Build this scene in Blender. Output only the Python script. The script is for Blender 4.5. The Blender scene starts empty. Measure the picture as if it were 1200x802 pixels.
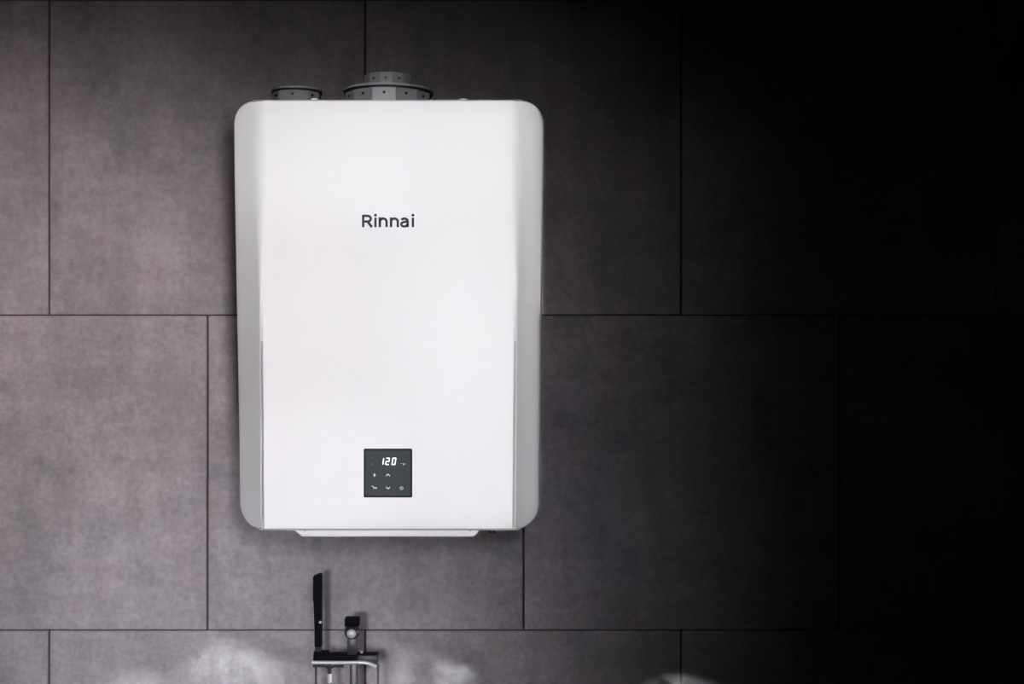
import bpy, bmesh, math, random
from mathutils import Vector, Matrix
random.seed(7)
sc = bpy.context.scene
col = sc.collection
PI = math.pi

# ------------------------------------------------------------------ camera
CAM_Y, CAM_Z, F = -2.4, 1.25, 1482.0
cam_d = bpy.data.cameras.new('camera')
cam_d.sensor_width = 36.0
cam_d.lens = F / 1200.0 * 36.0
cam_d.clip_start = 0.05
cam = bpy.data.objects.new('camera', cam_d); col.objects.link(cam)
cam.location = (0, CAM_Y, CAM_Z); cam.rotation_euler = (PI/2, 0, 0)
sc.camera = cam

# ------------------------------------------------------------------ world, exposure
w = bpy.data.worlds.new('world'); sc.world = w; w.use_nodes = True
w.node_tree.nodes['Background'].inputs[0].default_value = (0.6, 0.65, 1.0, 1)
w.node_tree.nodes['Background'].inputs[1].default_value = 0.0003
sc.view_settings.view_transform = 'Standard'
sc.view_settings.look = 'None'
sc.view_settings.gamma = 1.0
sc.view_settings.exposure = 0.0
sc.view_settings.use_curve_mapping = False
sc.cycles.use_light_tree = False
sc.cycles.volume_bounces = 3

# ------------------------------------------------------------------ lights
def aim(o, target):
    d = Vector(target) - Vector(o.location)
    o.rotation_euler = d.to_track_quat('-Z', 'Y').to_euler()

def spot(name, loc, target, power, deg, blend, radius, color, scale=(1, 1, 1)):
    l = bpy.data.lights.new(name, 'SPOT')
    l.energy = power; l.spot_size = math.radians(deg); l.spot_blend = blend
    l.shadow_soft_size = radius; l.color = color
    o = bpy.data.objects.new(name, l); col.objects.link(o)
    o.location = loc; aim(o, target); o.scale = scale
    return o

def beam(name, loc, target, power, sx, sy, spread, color):
    l = bpy.data.lights.new(name, 'AREA'); l.shape = 'RECTANGLE'
    l.size = sx; l.size_y = sy; l.energy = power; l.spread = math.radians(spread); l.color = color
    o = bpy.data.objects.new(name, l); col.objects.link(o)
    o.location = loc; aim(o, target)
    return o

# four soft unseen spots, fitted to grade the wall from its lower left
LP = (0.22, -2.4, 1.5)
spot('wall_wash_lamp', LP, (-1.049, 0, 1.279), 85.3, 35.2, 1.0, 0.20, (1.06, 0.94, 0.93), (1.078, 0.688, 1))
spot('wall_wash_lamp', LP, (-0.983, 0, 0.775), 36.2, 53.0, 1.0, 0.20, (0.96, 0.93, 1.06), (1.233, 0.975, 1))
spot('low_wash_lamp', (-0.5, -2.6, 1.0), (-0.617, 0, 0.414), 111.5, 37.9, 1.0, 0.20, (0.98, 0.955, 1.02), (0.896, 0.819, 1))
spot('high_wash_lamp', (0.1, -2.6, 1.7), (-0.833, 0, 1.41), 15.4, 63.7, 1.0, 0.15, (1.0, 0.92, 0.95), (0.916, 0.454, 1))
spot('warm_side_lamp', (-2.0, -1.3, 1.9), (-1.12, 0, 1.55), 1.5, 44, 1.0, 0.1, (1.0, 0.5, 0.18))
spot('steam_fill_light', (-2.2, -0.22, 0.56), (-0.5, -0.22, 0.665), 420, 8.0, 0.9, 0.01, (1.0, 0.97, 0.98))  # added out of view, only to brighten the left steam
# unseen collimated beams added behind the camera to brighten the heater alone
def heater_fill(x0, x1, z0, z1, level, spread, y=-2.55):
    E = level * PI / 0.82
    beam('heater_fill_beam', ((x0 + x1)/2, y, (z0 + z1)/2), ((x0 + x1)/2, 0, (z0 + z1)/2),
         E * (x1 - x0) * (z1 - z0), x1 - x0, z1 - z0, spread, (1.0, 0.985, 1.0))
heater_fill(-0.500, 0.020, 0.915, 1.672, 0.395, 0.6)
heater_fill(-0.300, -0.142, 1.672, 1.702, 0.36, 0.6)
heater_fill(-0.416, -0.336, 1.672, 1.704, 0.34, 0.6)
heater_fill(0.020, 0.053, 1.300, 1.635, 0.60, 0.6)
heater_fill(0.020, 0.047, 0.955, 1.300, 0.60, 0.6)
heater_fill(-0.49, -0.28, 0.93, 1.67, 0.035, 2.0)
heater_fill(0.020, 0.046, 1.635, 1.662, 0.60, 0.6)
heater_fill(0.020, 0.042, 0.935, 0.955, 0.60, 0.6)
heater_fill(-0.49, -0.20, 0.93, 1.14, 0.09, 2.5)
for x0 in (-0.38, -0.33, -0.28, -0.23, -0.18, -0.13): heater_fill(x0, 0.022, 0.93, 1.672, 0.044, 2.4)
heater_fill(-0.49, 0.02, 1.50, 1.672, 0.055, 2.4)
heater_fill(-0.49, -0.18, 1.45, 1.67, 0.09, 2.4)
heater_fill(-0.268, -0.176, 1.695, 1.73, 0.35, 0.6)
# unseen narrow spot added to brighten the steam, skimming along the wall
spot('steam_fill_light', (2.0, -0.22, 0.60), (0.0, -0.22, 0.66), 260, 8.0, 0.8, 0.01, (0.97, 0.97, 1.0))

# ------------------------------------------------------------------ helpers
def P(px, py, d):
    """photograph pixel at distance d in front of the wall -> world point"""
    D = -CAM_Y - d
    return Vector(((px - 600) * D / F, -d, CAM_Z - (py - 401) * D / F))

def mat(name, color, rough=0.5, metal=0.0, spec=0.5, emit=None, es=0.0, noise=None, bump=0.0):
    m = bpy.data.materials.new(name); m.use_nodes = True
    nt = m.node_tree; b = nt.nodes['Principled BSDF']
    b.inputs['Base Color'].default_value = (*color, 1)
    b.inputs['Roughness'].default_value = rough
    b.inputs['Metallic'].default_value = metal
    b.inputs['Specular IOR Level'].default_value = spec
    if emit:
        b.inputs['Emission Color'].default_value = (*emit, 1)
        b.inputs['Emission Strength'].default_value = es
    if noise:
        sc_, amt = noise
        tc = nt.nodes.new('ShaderNodeTexCoord')
        n = nt.nodes.new('ShaderNodeTexNoise'); n.inputs['Scale'].default_value = sc_
        nt.links.new(tc.outputs['Object'], n.inputs['Vector'])
        mr = nt.nodes.new('ShaderNodeMapRange')
        mr.inputs['To Min'].default_value = max(0, rough - amt); mr.inputs['To Max'].default_value = min(1, rough + amt)
        nt.links.new(n.outputs['Fac'], mr.inputs['Value'])
        nt.links.new(mr.outputs['Result'], b.inputs['Roughness'])
        if bump:
            bp = nt.nodes.new('ShaderNodeBump'); bp.inputs['Strength'].default_value = bump
            bp.inputs['Distance'].default_value = 0.001
            nt.links.new(n.outputs['Fac'], bp.inputs['Height']); nt.links.new(bp.outputs['Normal'], b.inputs['Normal'])
    return m

def tile_material():
    m = bpy.data.materials.new('concrete_tile'); m.use_nodes = True
    nt = m.node_tree; N = nt.nodes; L = nt.links; b = N['Principled BSDF']
    tc = N.new('ShaderNodeTexCoord'); oi = N.new('ShaderNodeObjectInfo')
    mul = N.new('ShaderNodeVectorMath'); mul.operation = 'SCALE'; mul.inputs['Scale'].default_value = 37.0
    comb = N.new('ShaderNodeCombineXYZ')
    for i in range(3): L.new(oi.outputs['Random'], comb.inputs[i])
    L.new(comb.outputs[0], mul.inputs[0])
    add = N.new('ShaderNodeVectorMath'); add.operation = 'ADD'
    L.new(tc.outputs['Object'], add.inputs[0]); L.new(mul.outputs[0], add.inputs[1])
    def noise(scale, detail, rough, sx=1, sz=1):
        mp = N.new('ShaderNodeMapping'); mp.inputs['Scale'].default_value = (sx, 1, sz)
        L.new(add.outputs[0], mp.inputs[0])
        n = N.new('ShaderNodeTexNoise'); n.inputs['Scale'].default_value = scale
        n.inputs['Detail'].default_value = detail; n.inputs['Roughness'].default_value = rough
        L.new(mp.outputs[0], n.inputs['Vector']); return n
    big = noise(3.2, 5, 0.6)
    streak = noise(24, 4, 0.6, 1.0, 0.22)
    cross = noise(30, 4, 0.65, 0.25, 1.0)
    fine = noise(95, 3, 0.7)
    blot = noise(9, 6, 0.7)
    def mr(n, a, c, lo, hi, out='Fac'):
        x = N.new('ShaderNodeMapRange'); x.inputs['From Min'].default_value = a; x.inputs['From Max'].default_value = c
        x.inputs['To Min'].default_value = lo; x.inputs['To Max'].default_value = hi
        L.new(n.outputs[out], x.inputs['Value']); return x
    def mulv(a, c):
        x = N.new('ShaderNodeMath'); x.operation = 'MULTIPLY'
        L.new(a.outputs[0], x.inputs[0]); L.new(c.outputs[0], x.inputs[1]); return x
    v = mulv(mr(big, 0.3, 0.7, 0.80, 1.16), mr(streak, 0.3, 0.7, 0.89, 1.11))
    v = mulv(v, mr(cross, 0.3, 0.7, 0.91, 1.09))
    v = mulv(v, mr(fine, 0.3, 0.7, 0.84, 1.16))
    v = mulv(v, mr(blot, 0.54, 0.70, 1.0, 0.76))
    v = mulv(v, mr(oi, 0, 1, 0.96, 1.04, 'Random'))
    ramp = N.new('ShaderNodeMix'); ramp.data_type = 'RGBA'
    ramp.inputs['A'].default_value = (0.635, 0.565, 0.58, 1)
    ramp.inputs['B'].default_value = (0.60, 0.575, 0.60, 1)
    L.new(mr(blot, 0.35, 0.65, 0, 1).outputs[0], ramp.inputs['Factor'])
    sc_ = N.new('ShaderNodeVectorMath'); sc_.operation = 'SCALE'
    L.new(ramp.outputs['Result'], sc_.inputs[0]); L.new(v.outputs[0], sc_.inputs['Scale'])
    L.new(sc_.outputs[0], b.inputs['Base Color'])
    b.inputs['Roughness'].default_value = 0.72
    b.inputs['Specular IOR Level'].default_value = 0.12
    bp = N.new('ShaderNodeBump'); bp.inputs['Strength'].default_value = 0.25; bp.inputs['Distance'].default_value = 0.002
    L.new(streak.outputs['Fac'], bp.inputs['Height']); L.new(bp.outputs['Normal'], b.inputs['Normal'])
    return m

M = {
    'tile': tile_material(),
    'grout': mat('dark_grout', (0.13, 0.10, 0.105), 0.9, spec=0.1, noise=(60, 0.05)),
    'floor': mat('dark_floor', (0.10, 0.09, 0.09), 0.6, spec=0.2, noise=(12, 0.15), bump=0.2),
    'white': mat('white_enamel', (0.815, 0.82, 0.835), 0.42, spec=0.25, noise=(400, 0.03), bump=0.01),
    'side': mat('light_grey_enamel', (0.60, 0.59, 0.61), 0.42, spec=0.2, noise=(400, 0.03), bump=0.01),
    'edge_shade': mat('edge_shade_grey', (0.34, 0.335, 0.34), 0.6),  # grey that stands for shade on the rounded front edges
    'groove': mat('seam_shade_screw_grey', (0.46, 0.445, 0.455), 0.6),  # shade painted into the panel seams; tray screws share this grey
    'plastic': mat('grey_port_plastic', (0.17, 0.17, 0.18), 0.38, spec=0.5, noise=(80, 0.06)),
    'plastic_rim': mat('rim_plastic', (0.20, 0.20, 0.21), 0.4, noise=(80, 0.06)),
    'black': mat('black_rubber', (0.006, 0.006, 0.007), 0.6, spec=0.3, noise=(80, 0.06)),
    'matt_black': mat('matt_black_metal', (0.003, 0.002, 0.003), 0.6, spec=0.12, noise=(90, 0.08)),
    'gunmetal': mat('gunmetal', (0.07, 0.075, 0.08), 0.35, metal=0.3, noise=(90, 0.08)),
    'chrome': mat('chrome', (0.92, 0.92, 0.94), 0.42, metal=0.5, noise=(90, 0.05)),
    'glass': mat('slate_glass', (0.048, 0.060, 0.062), 0.6, spec=0.12, noise=(30, 0.05)),
    'bezel': mat('black_bezel', (0.012, 0.013, 0.015), 0.6, spec=0.15, noise=(30, 0.05)),
    'ink': mat('charcoal_ink', (0.036, 0.042, 0.052), 0.6, spec=0.2),
    'led': mat('white_led', (0.8, 0.8, 0.8), 0.5, emit=(0.95, 1.0, 1.0), es=0.95),
    'icon': mat('grey_led', (0.3, 0.3, 0.3), 0.5, emit=(0.85, 0.9, 0.92), es=0.30),
    'icon_dim': mat('dim_led', (0.08, 0.09, 0.09), 0.5, emit=(0.8, 0.85, 0.9), es=0.03),
}

def link(name, me, parent=None, m=None):
    o = bpy.data.objects.new(name, me); col.objects.link(o)
    if parent: o.parent = parent
    if m: me.materials.append(m)
    return o

def obj(name, bm, m, parent=None, smooth=True, angle=35):
    bmesh.ops.recalc_face_normals(bm, faces=bm.faces)
    me = bpy.data.meshes.new(name)
    for e in bm.edges:
        if len(e.link_faces) == 2 and e.calc_face_angle(0) > math.radians(angle): e.smooth = False
    for f in bm.faces: f.smooth = smooth
    bm.to_mesh(me); bm.free()
    return link(name, me, parent, m)

def empty(name, loc, label, cat, group=None):
    o = bpy.data.objects.new(name, None); col.objects.link(o); o.location = loc
    o.empty_display_size = 0.05
    o['label'] = label; o['category'] = cat
    if group: o['group'] = group
    return o

def adopt(parent):
    """children were modelled in world space: keep them there"""
    bpy.context.view_layer.update()
    for c in parent.children: c.matrix_parent_inverse = parent.matrix_world.inverted()

def box(bm, lo, hi, bev=0.0, seg=2):
    r = bmesh.ops.create_cube(bm, size=1.0)
    vs = r['verts']
    for v in vs:
        v.co = Vector([lo[i] + (v.co[i] + 0.5) * (hi[i] - lo[i]) for i in range(3)])
    if bev:
        es = list({e for v in vs for e in v.link_edges})
        bmesh.ops.bevel(bm, geom=es, offset=bev, segments=seg, affect='EDGES', profile=0.5)

def prism(bm, pts, y0, y1):
    """polygon in the xz plane extruded from y0 to y1"""
    a = [bm.verts.new((p[0], y0, p[1])) for p in pts]
    b = [bm.verts.new((p[0], y1, p[1])) for p in pts]
    n = len(pts)
    bm.faces.new(a); bm.faces.new(b[::-1])
    for i in range(n): bm.faces.new((a[i], a[(i+1) % n], b[(i+1) % n], b[i]))

def lathe(bm, prof, c, n=32, axis='Z', rot=0.0, close=False):
    """revolve [(r, h)...] round the axis through c"""
    rings = []
    for r, h in prof:
        ring = []
        for k in range(n):
            a = 2 * PI * k / n + rot
            if axis == 'Z': p = (c[0] + r*math.cos(a), c[1] + r*math.sin(a), c[2] + h)
            elif axis == 'Y': p = (c[0] + r*math.cos(a), c[1] + h, c[2] + r*math.sin(a))
            else: p = (c[0] + h, c[1] + r*math.cos(a), c[2] + r*math.sin(a))
            ring.append(bm.verts.new(p))
        rings.append(ring)
    for i in range(len(rings) - 1):
        for k in range(n):
            bm.faces.new((rings[i][k], rings[i][(k+1) % n], rings[i+1][(k+1) % n], rings[i+1][k]))
    if close:
        for k in range(n):
            bm.faces.new((rings[-1][k], rings[-1][(k+1) % n], rings[0][(k+1) % n], rings[0][k]))
    else:
        bm.faces.new(rings[0]); bm.faces.new(rings[-1][::-1])

def tube(bm, pts, r, n=12):
    pts = [Vector(p) for p in pts]
    rings = []
    up = Vector((0, 1, 0))
    for i, p in enumerate(pts):
        t = (pts[min(i+1, len(pts)-1)] - pts[max(i-1, 0)]).normalized()
        a = t.cross(up)
        if a.length < 1e-4: a = t.cross(Vector((1, 0, 0)))
        a.normalize(); b = a.cross(t)
        rings.append([bm.verts.new(p + (a*math.cos(2*PI*k/n) + b*math.sin(2*PI*k/n)) * r) for k in range(n)])
    for i in range(len(rings) - 1):
        for k in range(n):
            bm.faces.new((rings[i][k], rings[i][(k+1) % n], rings[i+1][(k+1) % n], rings[i+1][k]))
    bm.faces.new(rings[0]); bm.faces.new(rings[-1][::-1])

def bez(p0, p1, p2, p3, n=16):
    out = []
    for i in range(n + 1):
        t = i / n; u = 1 - t
        out.append(Vector(p0)*u**3 + Vector(p1)*3*u*u*t + Vector(p2)*3*u*t*t + Vector(p3)*t**3)
    return out

# ------------------------------------------------------------------ wall of square tiles
S = 0.6                                   # tile pitch
GAP = 0.0042
PX = 1.0 / 617.5
bm = bmesh.new(); box(bm, (-2.4, 0.006, 0.0), (2.1, 0.16, 2.52))
wall = obj('wall_back', bm, M['grout'], smooth=False); wall['kind'] = 'structure'
def tile_mesh(wd, ht):
    bm = bmesh.new()
    box(bm, (-wd/2 + GAP/2, 0.0, -ht/2 + GAP/2), (wd/2 - GAP/2, 0.012, ht/2 - GAP/2), bev=0.0012, seg=2)
    bmesh.ops.recalc_face_normals(bm, faces=bm.faces)
    me = bpy.data.meshes.new('tile')
    for f in bm.faces: f.smooth = False
    bm.to_mesh(me); bm.free(); me.materials.append(M['tile'])
    return me
full = tile_mesh(S, S)
z_seam = [CAM_Z - (y - 401) * PX for y in (0.5, 369.5, 739.0)]      # seams seen in the photo
def zrow(k): return z_seam[1] - (k - 1) * (z_seam[1] - z_seam[2])   # k-th seam from the top
partial = {}
for k in range(-1, 5):
    zt, zb = zrow(k), max(zrow(k + 1), 0.0)
    ht = zt - zb
    if ht < 0.02: continue
    x0 = (57.2 - 600) * PX if k % 2 == 0 else (243 - 600) * PX
    for i in range(-4, 7):
        xa, xb = max(x0 + i * S, -2.4), min(x0 + (i + 1) * S, 2.1)
        if xb - xa < 0.02: continue
        xc = (xa + xb) / 2
        if abs(ht - S) < 0.01 and abs(xb - xa - S) < 0.001: me = full
        else:
            key = (round(ht, 4), round(xb - xa, 4))
            if key not in partial: partial[key] = tile_mesh(xb - xa, ht)
            me = partial[key]
        t = bpy.data.objects.new('tile', me); col.objects.link(t)
        t.parent = wall
        t.location = (xc, random.uniform(-0.0006, 0.0006), (zt + zb) / 2)
        t.rotation_euler = (random.uniform(-1, 1) * 0.0006, 0, random.uniform(-1, 1) * 0.0006)

bm = bmesh.new(); box(bm, (-2.4, -3.6, -0.08), (2.1, 0.16, 0.0))
fl = obj('floor', bm, M['floor'], smooth=False); fl['kind'] = 'structure'

# ------------------------------------------------------------------ water heater
FRONT = 0.25                              # front plane, metres off the wall
BACK = 0.014
k0 = (-CAM_Y - FRONT) / F
ZT, ZB = CAM_Z + (401 - 117.0) * k0, CAM_Z - (621.6 - 401) * k0
heater = empty('water_heater', ((P(455, 400, 0)[0]), -BACK, ZB),
    'white and light grey wall-hung tankless water heater with a small dark control display', 'water heater')

def lerp(a, b, t): return a + (b - a) * t
def smooth01(x): x = max(0, min(1, x)); return x*x*(3 - 2*x)
def vz(z): return (ZT - z) / (ZT - ZB)     # 0 top, 1 bottom
def slope(v): return lerp(0.82, 1.75, smooth01(v * 1.1))
def tau(v): return lerp(0.013, 0.0012, smooth01((v - 0.12) / 0.42))
def groove(v): return 0.0040 * smooth01((v - 0.42) / 0.30)
def kd(v):                                  # scale at the depth of the side edge
    d = FRONT - slope(v) * 0.043
    return (-CAM_Y - d) / F
def silL(v): return (lerp(272.4, 276.8, v) - 600) * kd(v)
def silR(v): return (lerp(637.8, 632.4, v) - 600) * kd(v)
def crL(v): return (lerp(302.5, 306.2, v) - 600) * k0
def crR(v): return (lerp(608.5, 603.8, v) - 600) * k0
E = 0.0042                                  # edge roundover
RT, RB = 0.034, 0.036                       # corner radii (top, bottom)
def depth_drop(s, v):
    t = tau(v)
    f = 0 if s < -t else (s if s > t else (s + t)**2 / (4*t))
    g = groove(v)
    gd = 0
    if -0.0047 < s < -0.0020: gd = g
    return slope(v) * f + gd
cluster = [-0.018, -0.014, -0.011, -0.008, -0.006, -0.0048, -0.0046, -0.0035, -0.0021, -0.0019, -0.001, 0, 0.001, 0.002, 0.004, 0.006, 0.009, 0.012, 0.014]
cols = []                                    # ('L'/'R', 'side'|'off'|'mid', value)
ns = 14
for i in range(ns): cols.append(('L', 'side', 1 - math.cos(PI/2 * i / ns)))
for c in reversed(cluster): cols.append(('L', 'off', c))
for i in range(1, 12): cols.append(('M', 'mid', i / 12))
for c in cluster: cols.append(('R', 'off', c))
for i in range(ns - 1, -1, -1): cols.append(('R', 'side', 1 - math.cos(PI/2 * i / ns)))
def colx(c, v):
    k, t, a = c
    if k == 'L':
        if t == 'off': return crL(v) - a
        return lerp(silL(v) + E, crL(v) - cluster[-1], a)
    if k == 'R':
        if t == 'off': return crR(v) + a
        return lerp(silR(v) - E, crR(v) + cluster[-1], a)
    return lerp(crL(v) - cluster[0], crR(v) + cluster[0], a)
def outward(x, v): return max(crL(v) - x, x - crR(v))
NR = 48
verts = []; nrm2 = {}; grid = []
for ci, c in enumerate(cols):
    xt, xb = colx(c, 0), colx(c, 1)
    rt, rb = RT - E, RB - E
    dt = min(xt - silL(0) - E, silR(0) - E - xt); db = min(xb - silL(1) - E, silR(1) - E - xb)
    dt = max(0, dt); db = max(0, db)
    zt = ZT - E - (rt - math.sqrt(max(0, rt*rt - (rt - dt)**2)) if dt < rt else 0)
    zb = ZB + E + (rb - math.sqrt(max(0, rb*rb - (rb - db)**2)) if db < rb else 0)
    colv = []
    for r in range(NR + 1):
        q = r / NR
        z = lerp(zt, zb, q); v = vz(z); x = colx(c, v)
        colv.append(len(verts))
        verts.append(Vector((x, -FRONT + depth_drop(outward(x, v), v), z)))
    sgn = -1 if xt < -0.2 else 1
    if dt < rt: nrm2[colv[0]] = Vector((sgn * (rt - dt), 0, math.sqrt(max(0, rt*rt - (rt-dt)**2)))).normalized()
    else: nrm2[colv[0]] = Vector((0, 0, 1))
    if db < rb: nrm2[colv[-1]] = Vector((sgn * (rb - db), 0, -math.sqrt(max(0, rb*rb - (rb-db)**2)))).normalized()
    else: nrm2[colv[-1]] = Vector((0, 0, -1))
    grid.append(colv)
for r in range(1, NR):
    nrm2[grid[0][r]] = Vector((-1, 0, 0)); nrm2[grid[-1][r]] = Vector((1, 0, 0))
faces = []; tags = []
iL = next(i for i, c in enumerate(cols) if c[0] == 'L' and c[1] == 'off' and c[2] == -0.0048)
iR = next(i for i, c in enumerate(cols) if c[0] == 'R' and c[1] == 'off' and c[2] == -0.0048)
for i in range(len(cols) - 1):
    for r in range(NR):
        faces.append((grid[i][r], grid[i][r+1], grid[i+1][r+1], grid[i+1][r]))
        ca, cb = cols[i][2], cols[i+1][2]
        in_seam = cols[i][1] == 'off' and cols[i+1][1] == 'off' and -0.0047 < min(ca, cb) and max(ca, cb) < -0.0020
        if in_seam and r / NR > 0.56: tags.append('seam' + cols[i][0])
        else: tags.append('left' if cols[i][0] == 'L' and i < iL else ('right' if cols[i][0] == 'R' and i >= iR else 'front'))
loop = [grid[0][r] for r in range(NR, -1, -1)] + [grid[i][0] for i in range(1, len(cols))] + \
       [grid[-1][r] for r in range(1, NR + 1)] + [grid[i][NR] for i in range(len(cols) - 2, 0, -1)]
prev = loop
for k in range(1, 6):
    th = k * PI / 10
    ring = []
    for vi in loop:
        p0 = verts[vi]; n = nrm2[vi]
        v0 = vz(p0.z); t_ = tau(v0); fs = max(0.0, min(1.0, (outward(p0.x, v0) + t_) / (2*t_)))
        th0 = math.atan(slope(v0) * fs * abs(n.x)); kk = E / (1 - math.sin(th0))
        a_ = th0 + (PI/2 - th0) * k / 5
        of = kk * (math.sin(a_) - math.sin(th0)); dr = kk * (math.cos(th0) - math.cos(a_))
        ring.append(len(verts))
        verts.append(Vector((p0.x + n.x*of, p0.y + dr, p0.z + n.z*of)))
    for j in range(len(loop)):
        a, b_ = j, (j+1) % len(loop)
        faces.append((prev[a], ring[a], ring[b_], prev[b_])); tags.append('casing')
    prev = ring
for yb in (-0.12, -BACK):
    ring = []
    for vi in prev:
        p = verts[vi]; ring.append(len(verts)); verts.append(Vector((p.x, yb, p.z)))
    for j in range(len(loop)):
        a, b_ = j, (j+1) % len(loop)
        faces.append((prev[a], ring[a], ring[b_], prev[b_])); tags.append('casing')
    prev = ring
# vertex normals of the whole shell
vn = [Vector((0, 0, 0)) for _ in verts]
ctr = Vector((-0.215, -0.1, 1.296))
ff = []
for f in faces:
    n = Vector((0, 0, 0)); pts = [verts[i] for i in f]
    for a in range(4):
        p, q = pts[a], pts[(a+1) % 4]
        n += Vector(((p.y - q.y)*(p.z + q.z), (p.z - q.z)*(p.x + q.x), (p.x - q.x)*(p.y + q.y)))
    cen = sum(pts, Vector()) / 4
    if n.dot(cen - ctr) < 0: n = -n; f = f[::-1]
    ff.append(f)
    for i in f: vn[i] += n
faces = ff
def sub(name, tag, m):
    idx = {}; vs = []; ns_ = []; fs = []
    for f, t in zip(faces, tags):
        if t != tag: continue
        q = []
        for i in f:
            if i not in idx: idx[i] = len(vs); vs.append(verts[i]); ns_.append(vn[i].normalized())
            q.append(idx[i])
        fs.append(q)
    if tag == 'casing': fs.append([idx[i] for i in prev][::-1])
    me = bpy.data.meshes.new(name); me.from_pydata(vs, [], fs); me.update()
    for p in me.polygons: p.use_smooth = len(p.vertices) == 4
    me.normals_split_custom_set_from_vertices(ns_)
    return link(name, me, heater, m)
sub('front_panel', 'front', M['white'])
sub('side_panel', 'left', M['white'])
sub('side_panel', 'right', M['white'])
sub('seam_shade', 'seamL', M['groove'])  # darker grey painted in for shade within the seam gap
sub('seam_shade', 'seamR', M['groove'])
sub('casing', 'casing', M['white'])
bm = bmesh.new(); box(bm, (-0.36, -BACK, 1.45), (-0.07, 0.0, 1.56), 0.002)
obj('wall_bracket', bm, M['gunmetal'], heater)

# thin grey strips painting the shade of the rounded bottom and top front edges
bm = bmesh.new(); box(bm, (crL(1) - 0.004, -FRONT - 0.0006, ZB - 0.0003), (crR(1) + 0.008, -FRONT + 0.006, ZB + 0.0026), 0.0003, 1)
obj('bottom_edge_shade', bm, M['edge_shade'], heater)
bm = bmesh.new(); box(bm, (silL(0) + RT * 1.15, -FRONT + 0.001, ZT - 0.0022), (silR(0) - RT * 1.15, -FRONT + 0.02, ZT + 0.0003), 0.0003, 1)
obj('top_edge_shade', bm, M['edge_shade'], heater)
# bottom drip tray
a, b_, c_, d_ = P(345, 623, .236), P(563, 623, .236), P(554.5, 629.2, .236), P(353.5, 629.2, .236)
bm = bmesh.new(); prism(bm, [(a.x, ZB - 0.0005), (b_.x, ZB - 0.0005), (c_.x, c_.z), (d_.x, d_.z)], -0.236, -0.06)
obj('bottom_tray', bm, M['white'], heater, smooth=False)
for px in (357.5, 551):
    bm = bmesh.new()
    lathe(bm, [(0.0022, 0), (0.0022, 0.0014), (0.0012, 0.002)], (P(px, 0, .2377)[0], -0.2385, ZB - 0.0018), 12, 'Y')
    obj('tray_screw', bm, M['groove'], heater)
for px in (574, 578.8):
    bm = bmesh.new()
    lathe(bm, [(0.0025, 0.001), (0.0025, -0.006), (0.0018, -0.0075)], (P(px, 0, .238)[0], -0.236, ZB), 12, 'Z')
    obj('cable_gland', bm, M['black'], heater)
# screws on the top face
for px in (368.5, 543):
    bm = bmesh.new(); x = P(px, 0, .235)[0]
    lathe(bm, [(0.0075, -0.001), (0.0075, 0.0025), (0.0060, 0.0048), (0.003, 0.0058)], (x, -0.232, ZT), 20)
    obj('cap_screw', bm, M['white'], heater)
# bottom pipe stubs (under the casing, behind the front edge)
for px, r in ((400, 0.012), (440, 0.010), (500, 0.012)):
    bm = bmesh.new(); x = P(px, 0, .12)[0]
    lathe(bm, [(r, 0.001), (r, -0.012), (r*0.8, -0.014)], (x, -0.10, ZB), 20)
    obj('pipe_stub', bm, M['gunmetal'], heater)

# flue ports on the top
def port(name, px, r_px, y_side, d, facets, rim):
    D = -CAM_Y - d
    x = (px - 600) * D / F; r = r_px * D / F; ztop = CAM_Z + (401 - y_side) * D / F
    bm = bmesh.new()
    ri = r * (0.955 if rim else 1.0)
    prof = [(ri, ZT - ztop), (ri, -0.003), (ri*0.985, 0), (ri*0.86, 0), (ri*0.86, -0.03)]
    lathe(bm, prof, (x, -d, ztop), facets, rot=PI/facets)
    o = obj(name, bm, M['plastic'], heater, angle=12)
    # vertical ribs standing in the facets
    if rim:
        bm = bmesh.new()
        lathe(bm, [(r*0.965, -0.0032), (r, -0.0032), (r, 0.0002), (r*0.965, 0.0002)], (x, -d, ztop), 64, close=True)
        obj('rim', bm, M['plastic_rim'], o)
        bm = bmesh.new()
        lathe(bm, [(r*0.95, -0.0068), (r*0.975, -0.0068), (r*0.975, -0.0032), (r*0.95, -0.0032)], (x, -d, ztop), 64, close=True)
        obj('gasket', bm, M['black'], o)
    return o, x, r, ztop
def holes(parent, x, d, r, z, angs, size, facets):
    for a in angs:
        ca = math.radians(-90 + a)
        rr = r * (math.cos(PI/facets) if facets else 1) * 1.004
        n = Vector((math.cos(ca), math.sin(ca), 0))
        bm = bmesh.new()
        lathe(bm, [(size*0.6, 0.0012), (size, 0.0008), (size, -0.002)], (0, 0, 0), 14, 'Z')
        rot = n.to_track_quat('Z', 'Y').to_matrix().to_4x4()
        bmesh.ops.transform(bm, matrix=Matrix.Translation(Vector((x, -d, z)) + n * rr) @ rot, verts=bm.verts)
        obj('screw', bm, M['black'], parent)
o, x, r, zt_ = port('exhaust_port', 455, 53.2, 107.5, 0.14, 12, True)
holes(o, x, 0.14, r*0.955, zt_ - 0.0155, (-60, -30, 0, 30, 60), 0.0024, 12)
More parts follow.
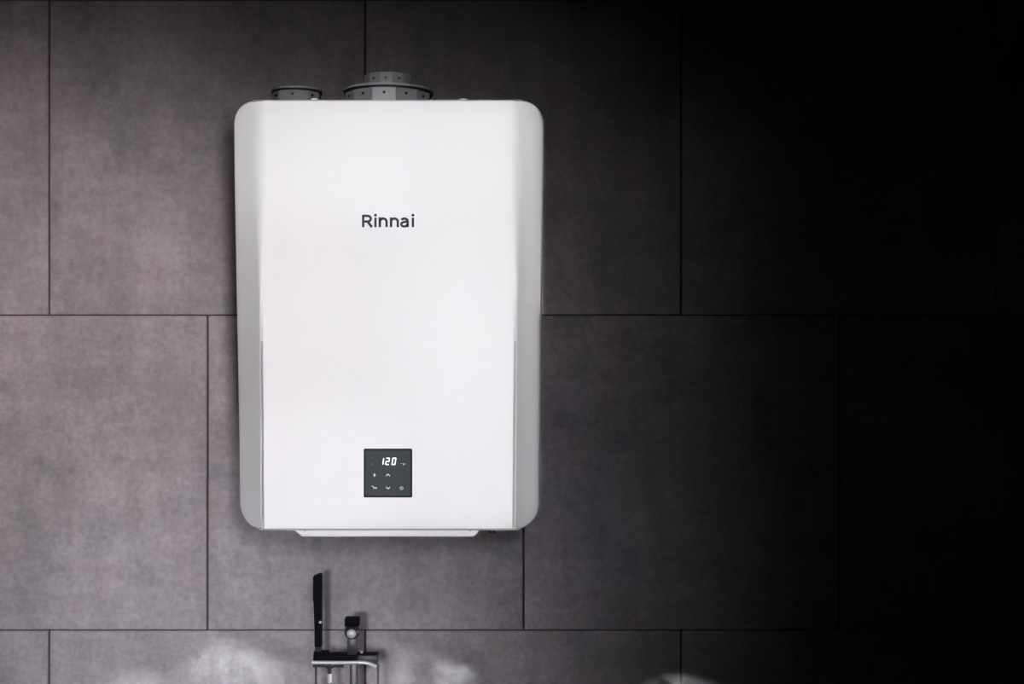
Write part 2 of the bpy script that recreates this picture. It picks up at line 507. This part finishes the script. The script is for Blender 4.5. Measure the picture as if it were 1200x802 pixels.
# seat the narrow collar inside the wide one
bm = bmesh.new(); lathe(bm, [(r*0.83, -0.012), (r*0.83, -0.004), (r*0.3, -0.003)], (x, -0.14, zt_), 32)
obj('port_cover', bm, M['plastic'], o)
o2, x2, r2, zt2 = port('flue_collar', 455, 28.2, 89.5, 0.14, 12, False)
o2.parent = o
holes_parent = o
for a in (-32, 0, 32):
    ca = math.radians(-90 + a); n = Vector((math.cos(ca), math.sin(ca), 0))
    bm = bmesh.new(); lathe(bm, [(0.001, 0.0014), (0.0017, 0.0010), (0.0017, -0.002)], (0, 0, 0), 14)
    bmesh.ops.transform(bm, matrix=Matrix.Translation(Vector((x2, -0.14, zt2 - 0.0105)) + n * r2 * 0.97) @ n.to_track_quat('Z', 'Y').to_matrix().to_4x4(), verts=bm.verts)
    obj('screw', bm, M['black'], o)
o, x, r, zt_ = port('intake_port', 348, 29.8, 106.2, 0.14, 10, True)
holes(o, x, 0.14, r*0.95, zt_ - 0.014, (-48, 0, 48), 0.0022, 0)

# lettering
def text(name, s, m, parent, loc, width, height=None, thick=0.0003, bold=0.0):
    cu = bpy.data.curves.new(name, 'FONT'); cu.body = s; cu.size = 1; cu.extrude = 0.02; cu.offset = bold
    cu.resolution_u = 6
    t = bpy.data.objects.new(name, cu); col.objects.link(t)
    bpy.context.view_layer.update()
    me = bpy.data.meshes.new_from_object(t.evaluated_get(bpy.context.evaluated_depsgraph_get()))
    bpy.data.objects.remove(t)
    xs = [v.co.x for v in me.vertices]; ys = [v.co.y for v in me.vertices]
    sx = width / (max(xs) - min(xs)); sy = height / (max(ys) - min(ys)) if height else sx
    cx, cy = (max(xs) + min(xs))/2, (max(ys) + min(ys))/2
    for v in me.vertices:
        v.co = Vector(((v.co.x - cx)*sx + loc[0], loc[1] - v.co.z/0.02*thick, (v.co.y - cy)*sy + loc[2]))
    me.name = name; me.materials.clear()
    return link(name, me, parent, m)
def ribbon(bm, pts, wpx, y0=FRONT - 0.0005, y1=FRONT + 0.0003):
    """continuous band of width wpx through pixel points, mitred at the bends"""
    n = len(pts); left = []; right = []
    for i in range(n):
        (xa, ya), (xb, yb) = pts[max(i-1, 0)], pts[min(i+1, n-1)]
        d0 = Vector((pts[i][0] - xa, pts[i][1] - ya)); d1 = Vector((xb - pts[i][0], yb - pts[i][1]))
        if d0.length < 1e-6: d0 = d1
        if d1.length < 1e-6: d1 = d0
        d0.normalize(); d1.normalize()
        t = (d0 + d1).normalized(); nn = Vector((-t.y, t.x)); m_ = min(1.6, 1 / max(0.4, t.dot(d0)))
        h = wpx / 2 * m_
        left.append((pts[i][0] + nn.x*h, pts[i][1] + nn.y*h)); right.append((pts[i][0] - nn.x*h, pts[i][1] - nn.y*h))
    W_ = lambda p, d: P(p[0], p[1], FRONT) + Vector((0, FRONT - d, 0))
    vs = [[bm.verts.new(W_(p, d)) for p in (left[i], right[i]) for d in (y1, y0)] for i in range(n)]
    for a, b in zip(vs[:-1], vs[1:]):
        for q in ((0, 2), (2, 3), (3, 1), (1, 0)): bm.faces.new((a[q[0]], a[q[1]], b[q[1]], b[q[0]]))
    for e in (vs[0], vs[-1]): bm.faces.new((e[0], e[2], e[3], e[1]))
def disc(bm, c, rpx):
    ring = [(c[0] + rpx*math.cos(2*PI*k/16), c[1] + rpx*math.sin(2*PI*k/16)) for k in range(16)]
    pp = [P(p[0], p[1], FRONT) for p in ring]
    prism(bm, [(p.x, p.z) for p in pp], -FRONT - 0.0003, -FRONT + 0.0005)
def arc(cx, cy, rx, ry, a0, a1, n=12):
    return [(cx + rx*math.cos(math.radians(a0 + (a1-a0)*i/n)), cy + ry*math.sin(math.radians(a0 + (a1-a0)*i/n))) for i in range(n + 1)]
bm = bmesh.new()
SW, BL, CT, XT = 2.85, 266.4, 251.7, 254.9
h_ = SW / 2
ribbon(bm, [(425.6, BL), (425.6, CT)], SW)                                                     # R
ribbon(bm, [(425.6, CT + h_), (430.9, CT + h_)] + arc(430.9, CT + h_ + 3.3, 3.6, 3.3, -90, 90) + [(425.6, CT + h_ + 6.6)], SW)
ribbon(bm, [(430.6, CT + h_ + 6.4), (435.9, BL)], SW * 1.08)
for ix in (440.0, 483.9):                                                                       # i
    ribbon(bm, [(ix, BL), (ix, XT + 0.3)], SW); disc(bm, (ix, 252.3), 1.75)
for nx in (445.1, 458.3):                                                                       # n
    ribbon(bm, [(nx, BL), (nx, XT)], SW)
    ribbon(bm, [(nx, 261.0)] + arc(nx + 3.95, XT + h_ + 3.6, 3.95, 3.6, 180, 360, 16) + [(nx + 7.9, BL)], SW)
ribbon(bm, arc(474.0, XT + h_ + 3.1, 3.7, 3.1, 205, 360, 14) + [(477.7, BL)], SW)               # a
ribbon(bm, [(477.7, 259.9), (474.4, 260.1)] + arc(473.6, 263.0, 3.3, 2.55, -95, -270, 14) + arc(473.9, 261.9, 3.8, 3.5, 85, 0, 8), SW * 0.95)
obj('logo_lettering', bm, M['ink'], heater, smooth=False)

# control panel
def rrect(x0, x1, z0, z1, r, n=5):
    pts = []
    for cx, cz, a0 in ((x1-r, z1-r, 0), (x0+r, z1-r, 90), (x0+r, z0+r, 180), (x1-r, z0+r, 270)):
        for i in range(n + 1):
            a = math.radians(a0 + 90*i/n); pts.append((cx + r*math.cos(a), cz + r*math.sin(a)))
    return pts
A, B = P(426.3, 583.2, FRONT), P(483.2, 526.0, FRONT)
bm = bmesh.new(); prism(bm, rrect(A.x, B.x, A.z, B.z, 0.0022), -FRONT - 0.0016, -FRONT + 0.001)
panel = obj('control_panel', bm, M['bezel'], heater, smooth=False)
A, B = P(428.6, 581.0, FRONT), P(481.0, 528.2, FRONT)
bm = bmesh.new(); prism(bm, rrect(A.x, B.x, A.z, B.z, 0.0015), -FRONT - 0.0019, -FRONT - 0.001)
obj('display_glass', bm, M['glass'], panel, smooth=False)
YF = FRONT + 0.0021
def Q(px, py): p = P(px, py, YF); return (p.x, p.z)
def stroke(bm, pts, wpx):
    """flat stroke through pixel points, as a thin slab"""
    for (x0, y0), (x1, y1) in zip(pts[:-1], pts[1:]):
        L = math.hypot(x1-x0, y1-y0); dx, dy = (x1-x0)/L, (y1-y0)/L; h = wpx/2
        x0e, y0e, x1e, y1e = x0-dx*h*.5, y0-dy*h*.5, x1+dx*h*.5, y1+dy*h*.5
        q = [(x0e-dy*h, y0e+dx*h), (x1e-dy*h, y1e+dx*h), (x1e+dy*h, y1e-dx*h), (x0e+dy*h, y0e-dx*h)]
        prism(bm, [Q(*p) for p in q], -YF, -FRONT - 0.0016)
def digit(ch, x, name='digit'):
    """slanted seven segment digit, x = left px of its foot"""
    segs = {'0': 'abcdef', '1': 'bc', '2': 'abged'}[ch]
    W, H, top, sl = (3.5 if ch != '1' else 3.3), 7.3, 537.3, 0.15
    g = {'a': ((0,0),(W,0)), 'b': ((W,0.3),(W,H/2-0.3)), 'c': ((W,H/2+0.3),(W,H-0.3)), 'd': ((0,H),(W,H)),
         'e': ((0,H/2+0.3),(0,H-0.3)), 'f': ((0,0.3),(0,H/2-0.3)), 'g': ((0,H/2),(W,H/2))}
    bm = bmesh.new()
    for s in segs:
        pts = [(x + px + (H - py)*sl, top + py) for px, py in g[s]]
        stroke(bm, pts, 1.15)
    return obj(name, bm, M['led'], panel, smooth=False)
digit('1', 445.3); digit('2', 451.9); digit('0', 459.3)
text('unit_symbol', '°F', M['icon'], panel, P(472.3, 544.4, YF - 0.0002), 5.4*k0, 2.6*k0, thick=0.0002)
def icon(name, strokes, wpx, m='icon'):
    bm = bmesh.new()
    for s in strokes: stroke(bm, s, wpx)
    return obj(name, bm, M[m], panel, smooth=False)
icon('up_arrow', [[(452.6, 557.9), (454.6, 555.9), (456.7, 557.9)]], 1.1)
icon('down_arrow', [[(452.7, 571.2), (454.7, 573.2), (456.8, 571.2)]], 1.1)
icon('lock_symbol', [[(438.7, 555.2), (438.7, 558.8)], [(437.9, 556.2), (439.8, 557.9)], [(437.9, 557.9), (439.8, 556.2)]], 0.9)
icon('tap_symbol', [[(436.0, 569.7), (437.8, 571.2), (439.4, 572.0), (441.4, 572.2)], [(438.2, 570.8), (438.2, 573.2)], [(440.9, 571.2), (440.9, 573.2)]], 0.9)
ring = [(470.5 + 1.7*math.sin(a), 572.4 - 1.7*math.cos(a)) for a in [math.radians(40 + i*28) for i in range(11)]]
icon('power_symbol', [ring, [(470.5, 570.0), (470.5, 572.2)]], 0.7)
icon('indicator', [[(435.8, 537.6), (437.2, 537.0)]], 0.8, 'icon_dim')
icon('indicator', [[(435.8, 544.2), (437.6, 544.2)]], 0.8, 'icon_dim')

# ------------------------------------------------------------------ bath filler and hand shower
TD = 0.08
kt = (-CAM_Y - TD) / F
def T(px, py, dy=0.0): p = P(px, py, TD); return Vector((p.x, p.y + dy, p.z))
base = T(412, 0)
filler = empty('bath_filler', (base.x, -TD, 0.0), 'dark floor-standing bath filler tap with a chrome strip below the heater', 'tap')
bm = bmesh.new(); lathe(bm, [(0.075, 0), (0.075, 0.008), (0.07, 0.012), (0.01, 0.012)], (base.x, -TD, 0), 40)
obj('base_plate', bm, M['gunmetal'], filler)
bm = bmesh.new(); p, q = T(410.5, 800), T(419, 777)
box(bm, (p.x, -TD - 0.006, 0.01), (q.x, -TD + 0.006, T(0, 777).z), 0.001)
obj('column', bm, M['gunmetal'], filler)
bm = bmesh.new(); p, q = T(368, 776), T(410, 766.5)
box(bm, (p.x, -TD - 0.010, p.z), (T(443, 0).x, -TD + 0.016, q.z), 0.0015)
p, q = T(368, 768), T(385, 763.5)
box(bm, (p.x, -TD - 0.008, p.z), (q.x, -TD + 0.010, q.z), 0.001)
obj('mixer_body', bm, M['matt_black'], filler)
bm = bmesh.new(); p, q = T(420, 777), T(443.5, 767)
box(bm, (p.x, -TD - 0.013, p.z), (q.x, -TD + 0.010, q.z), 0.0015)
obj('outlet_block', bm, M['gunmetal'], filler)
bm = bmesh.new()
pts = [T(367.3, 774.5, -0.014), T(400, 774.7, -0.014), T(420, 774.5, -0.014)] + bez(T(426, 774.6, -0.014), T(433, 775.2, -0.014), T(438, 777, -0.014), T(441.3, 780.2, -0.014), 10)
tube(bm, pts, 2.3*kt, 14)
obj('chrome_rail', bm, M['chrome'], filler)
bm = bmesh.new()
tube(bm, [T(368, 779, -0.012), T(382, 779, -0.012), T(385, 781, -0.012)], 1.5*kt, 10)
tube(bm, [T(389, 781, -0.012), T(393, 779, -0.012), T(404, 779, -0.012)], 1.5*kt, 10)
obj('lower_rail', bm, M['gunmetal'], filler)
bm = bmesh.new()
tube(bm, [T(387, 776, -0.010), T(387, 788, -0.010)], 2.6*kt, 12)
obj('hose_outlet', bm, M['gunmetal'], filler)
bm = bmesh.new()
tube(bm, [T(387, 788, -0.010), T(387, 789, -0.010), T(387, 798, -0.010), T(387, 799, -0.010)], 2.5*kt, 14)
obj('hose_nut', bm, M['chrome'], filler)
z_floor = Vector((0, 0, 0.012))
bm = bmesh.new()
e = T(390, 801, -0.008)
tube(bm, [T(387, 799, -0.010), T(388, 806, -0.010)] + bez(T(388, 806, -0.010), (e.x - 0.004, -TD - 0.02, 0.4), (e.x + 0.01, -TD - 0.06, 0.02), (base.x - 0.045, -TD, 0.016), 20), 0.004, 10)
obj('hose', bm, M['gunmetal'], filler)
for px in (370.2, 443.0):
    bm = bmesh.new(); t_ = T(px, 778)
    x_end = base.x + (-0.030 if px < 400 else 0.030)
    tube(bm, [t_, Vector((t_.x, -TD, 0.30))] + bez((t_.x, -TD, 0.30), (t_.x, -TD, 0.12), (x_end, -TD, 0.14), (x_end, -TD, 0.012), 12), 0.0021, 10)
    obj('support_rod', bm, M['gunmetal'], filler)
bm = bmesh.new(); p, q = T(407.5, 768), T(418.5, 748)
box(bm, (p.x, -TD - 0.008, p.z), (q.x, -TD + 0.008, q.z), 0.001)
obj('riser', bm, M['gunmetal'], filler)
bm = bmesh.new(); c = T(412.6, 741)
lathe(bm, [(9.2*kt*math.cos(a), 9.2*kt*math.sin(a)) for a in [math.radians(-84 + 12*i) for i in range(15)]], (c.x, -TD, c.z), 28, 'Y')
obj('valve_ball', bm, M['gunmetal'], filler)
bm = bmesh.new()
lathe(bm, [(5.4*kt, 0.0), (5.4*kt, -0.004), (4.6*kt, -0.0075), (3.0*kt, -0.009), (1.0*kt, -0.0095)], (c.x, -TD - 0.0085, T(0, 741.3).z), 24, 'Y')
obj('valve_button', bm, M['chrome'], filler)
bm = bmesh.new(); p, q = T(404.5, 733.5), T(421.5, 723.5)
box(bm, (p.x, -TD - 0.011, p.z), (q.x, -TD + 0.011, q.z), 0.002)
obj('handle', bm, M['matt_black'], filler)
bm = bmesh.new()
tube(bm, [T(423.4, 767.5, 0.004), T(423.4, 764, 0.004)], 1.8*kt, 12)
obj('indicator_stud', bm, M['chrome'], filler)
bm = bmesh.new(); p, q = T(368.5, 766.5), T(381, 759)
lathe(bm, [(4.0*kt, 0), (4.0*kt, 0.009), (3.2*kt, 0.010)], (T(373.2, 0).x, -TD, T(0, 764.5).z), 20)
obj('shower_cradle', bm, M['gunmetal'], filler)

bs = T(373.2, 758)
hs = empty('hand_shower', (bs.x, -TD, bs.z), 'slim black stick hand shower standing upright on the bath filler', 'hand shower')
bm = bmesh.new()
prism(bm, [(T(367.4, 0).x, T(0, 674.8).z), (T(376.0, 0).x, T(0, 671.6).z), (T(377.4, 0).x, T(0, 672.3).z), (T(377.4, 0).x, T(0, 705).z),
           (T(377.3, 0).x, T(0, 758).z), (T(369.2, 0).x, T(0, 758).z), (T(368.8, 0).x, T(0, 706).z), (T(367.2, 0).x, T(0, 704).z)][::-1], -TD - 0.007, -TD + 0.007)
bmesh.ops.bevel(bm, geom=list(bm.edges), offset=0.0012, segments=2, affect='EDGES')
obj('spray_wand', bm, M['matt_black'], hs)
bm = bmesh.new(); lathe(bm, [(1.8*kt, 0), (1.8*kt, -0.002), (1.0*kt, -0.003)], (T(376.2, 0).x, -TD - 0.006, T(0, 728.5).z), 16, 'Y')
obj('spray_button', bm, M['chrome'], hs)

for e_ in (heater, filler, hs): adopt(e_)
bpy.context.view_layer.update()

# ------------------------------------------------------------------ steam rising below the heater
def steam_top(px):
    pts = [(110, 800), (150, 788), (190, 770), (230, 752), (265, 742), (300, 746), (330, 762), (360, 780), (395, 790), (425, 778), (450, 762),
           (480, 752), (520, 764), (560, 786), (610, 800), (690, 800), (740, 794), (785, 784), (825, 786), (860, 798), (900, 806)]
    if px <= pts[0][0]: return pts[0][1]
    for (a, ya), (b, yb) in zip(pts[:-1], pts[1:]):
        if a <= px <= b: return lerp(ya, yb, smooth01((px - a)/(b - a)))
    return pts[-1][1]
SD = 0.22
bm = bmesh.new()
ring_prev = None
nst = 70
for i in range(nst + 1):
    px = lerp(110, 900, i/nst)
    top = steam_top(px) - 3
    zt_ = P(px, top, SD).z; zb_ = P(px, 850, SD).z; xx = P(px, 0, SD).x
    edge = 0.35 + 0.65*smooth01(min(i, nst - i)/6)
    ring = []
    for k in range(12):
        a = 2*PI*k/12
        ring.append(bm.verts.new((xx, -SD + 0.07*edge*math.cos(a), (zt_+zb_)/2 + (zt_-zb_)/2*math.sin(a))))
    if ring_prev:
        for k in range(12): bm.faces.new((ring_prev[k], ring_prev[(k+1) % 12], ring[(k+1) % 12], ring[k]))
    else: bm.faces.new(ring)
    ring_prev = ring
bm.faces.new(ring_prev[::-1])
sm = bpy.data.materials.new('steam_vapour'); sm.use_nodes = True
nt = sm.node_tree; nt.nodes.clear(); N = nt.nodes; L = nt.links
out = N.new('ShaderNodeOutputMaterial'); vol = N.new('ShaderNodeVolumePrincipled')
vol.inputs['Color'].default_value = (0.97, 0.97, 1, 1); vol.inputs['Anisotropy'].default_value = -0.2
L.new(vol.outputs[0], out.inputs['Volume'])
tc = N.new('ShaderNodeTexCoord')
wn = N.new('ShaderNodeTexNoise'); wn.inputs['Scale'].default_value = 11; wn.inputs['Detail'].default_value = 3
L.new(tc.outputs['Object'], wn.inputs['Vector'])
wv = N.new('ShaderNodeVectorMath'); wv.operation = 'MULTIPLY_ADD'; wv.inputs[1].default_value = (0.26, 0.26, 0.26)
L.new(wn.outputs['Color'], wv.inputs[0]); L.new(tc.outputs['Object'], wv.inputs[2])
n1 = N.new('ShaderNodeTexNoise'); n1.inputs['Scale'].default_value = 17; n1.inputs['Detail'].default_value = 6; n1.inputs['Roughness'].default_value = 0.55
L.new(wv.outputs[0], n1.inputs['Vector'])
mr = N.new('ShaderNodeMapRange'); mr.inputs['From Min'].default_value = 0.42; mr.inputs['From Max'].default_value = 0.68
mr.interpolation_type = 'SMOOTHSTEP'; mr.inputs['To Max'].default_value = 1
L.new(n1.outputs['Fac'], mr.inputs['Value'])
# puffs: gaussians round the plume centres
acc = None
PUFFS = [(285, 808, 110, 66, 22), (262, 775, 70, 38, 14), (532, 800, 46, 28, 70), (480, 785, 66, 38, 16), (800, 806, 60, 18, 14), (160, 806, 66, 34, 14)]
for (px, py, rx, rz, amp) in PUFFS:
    c = P(px, py, SD)
    s1 = N.new('ShaderNodeVectorMath'); s1.operation = 'SUBTRACT'; s1.inputs[1].default_value = c
    L.new(tc.outputs['Object'], s1.inputs[0])
    s2 = N.new('ShaderNodeVectorMath'); s2.operation = 'MULTIPLY'
    kk = (2.4 - SD)/F
    s2.inputs[1].default_value = (1/(rx*kk), 1/0.065, 1/(rz*kk)); L.new(s1.outputs[0], s2.inputs[0])
    ln = N.new('ShaderNodeVectorMath'); ln.operation = 'LENGTH'; L.new(s2.outputs[0], ln.inputs[0])
    g = N.new('ShaderNodeMapRange'); g.interpolation_type = 'SMOOTHSTEP'
    g.inputs['From Min'].default_value = 0.0; g.inputs['From Max'].default_value = 1.0
    g.inputs['To Min'].default_value = amp; g.inputs['To Max'].default_value = 0
    L.new(ln.outputs['Value'], g.inputs['Value'])
    if acc is None: acc = g
    else:
        ad = N.new('ShaderNodeMath'); ad.operation = 'ADD'
        L.new(acc.outputs[0], ad.inputs[0]); L.new(g.outputs[0], ad.inputs[1]); acc = ad
den = N.new('ShaderNodeMath'); den.operation = 'MULTIPLY'
L.new(acc.outputs[0], den.inputs[0]); L.new(mr.outputs[0], den.inputs[1]); L.new(den.outputs[0], vol.inputs['Density'])
st = obj('steam', bm, sm)
st['kind'] = 'stuff'; st['label'] = 'thin white steam curling up in front of the bottom row of tiles'; st['category'] = 'steam'
sm.cycles.volume_sampling = 'MULTIPLE_IMPORTANCE' if hasattr(sm.cycles, 'volume_sampling') else None
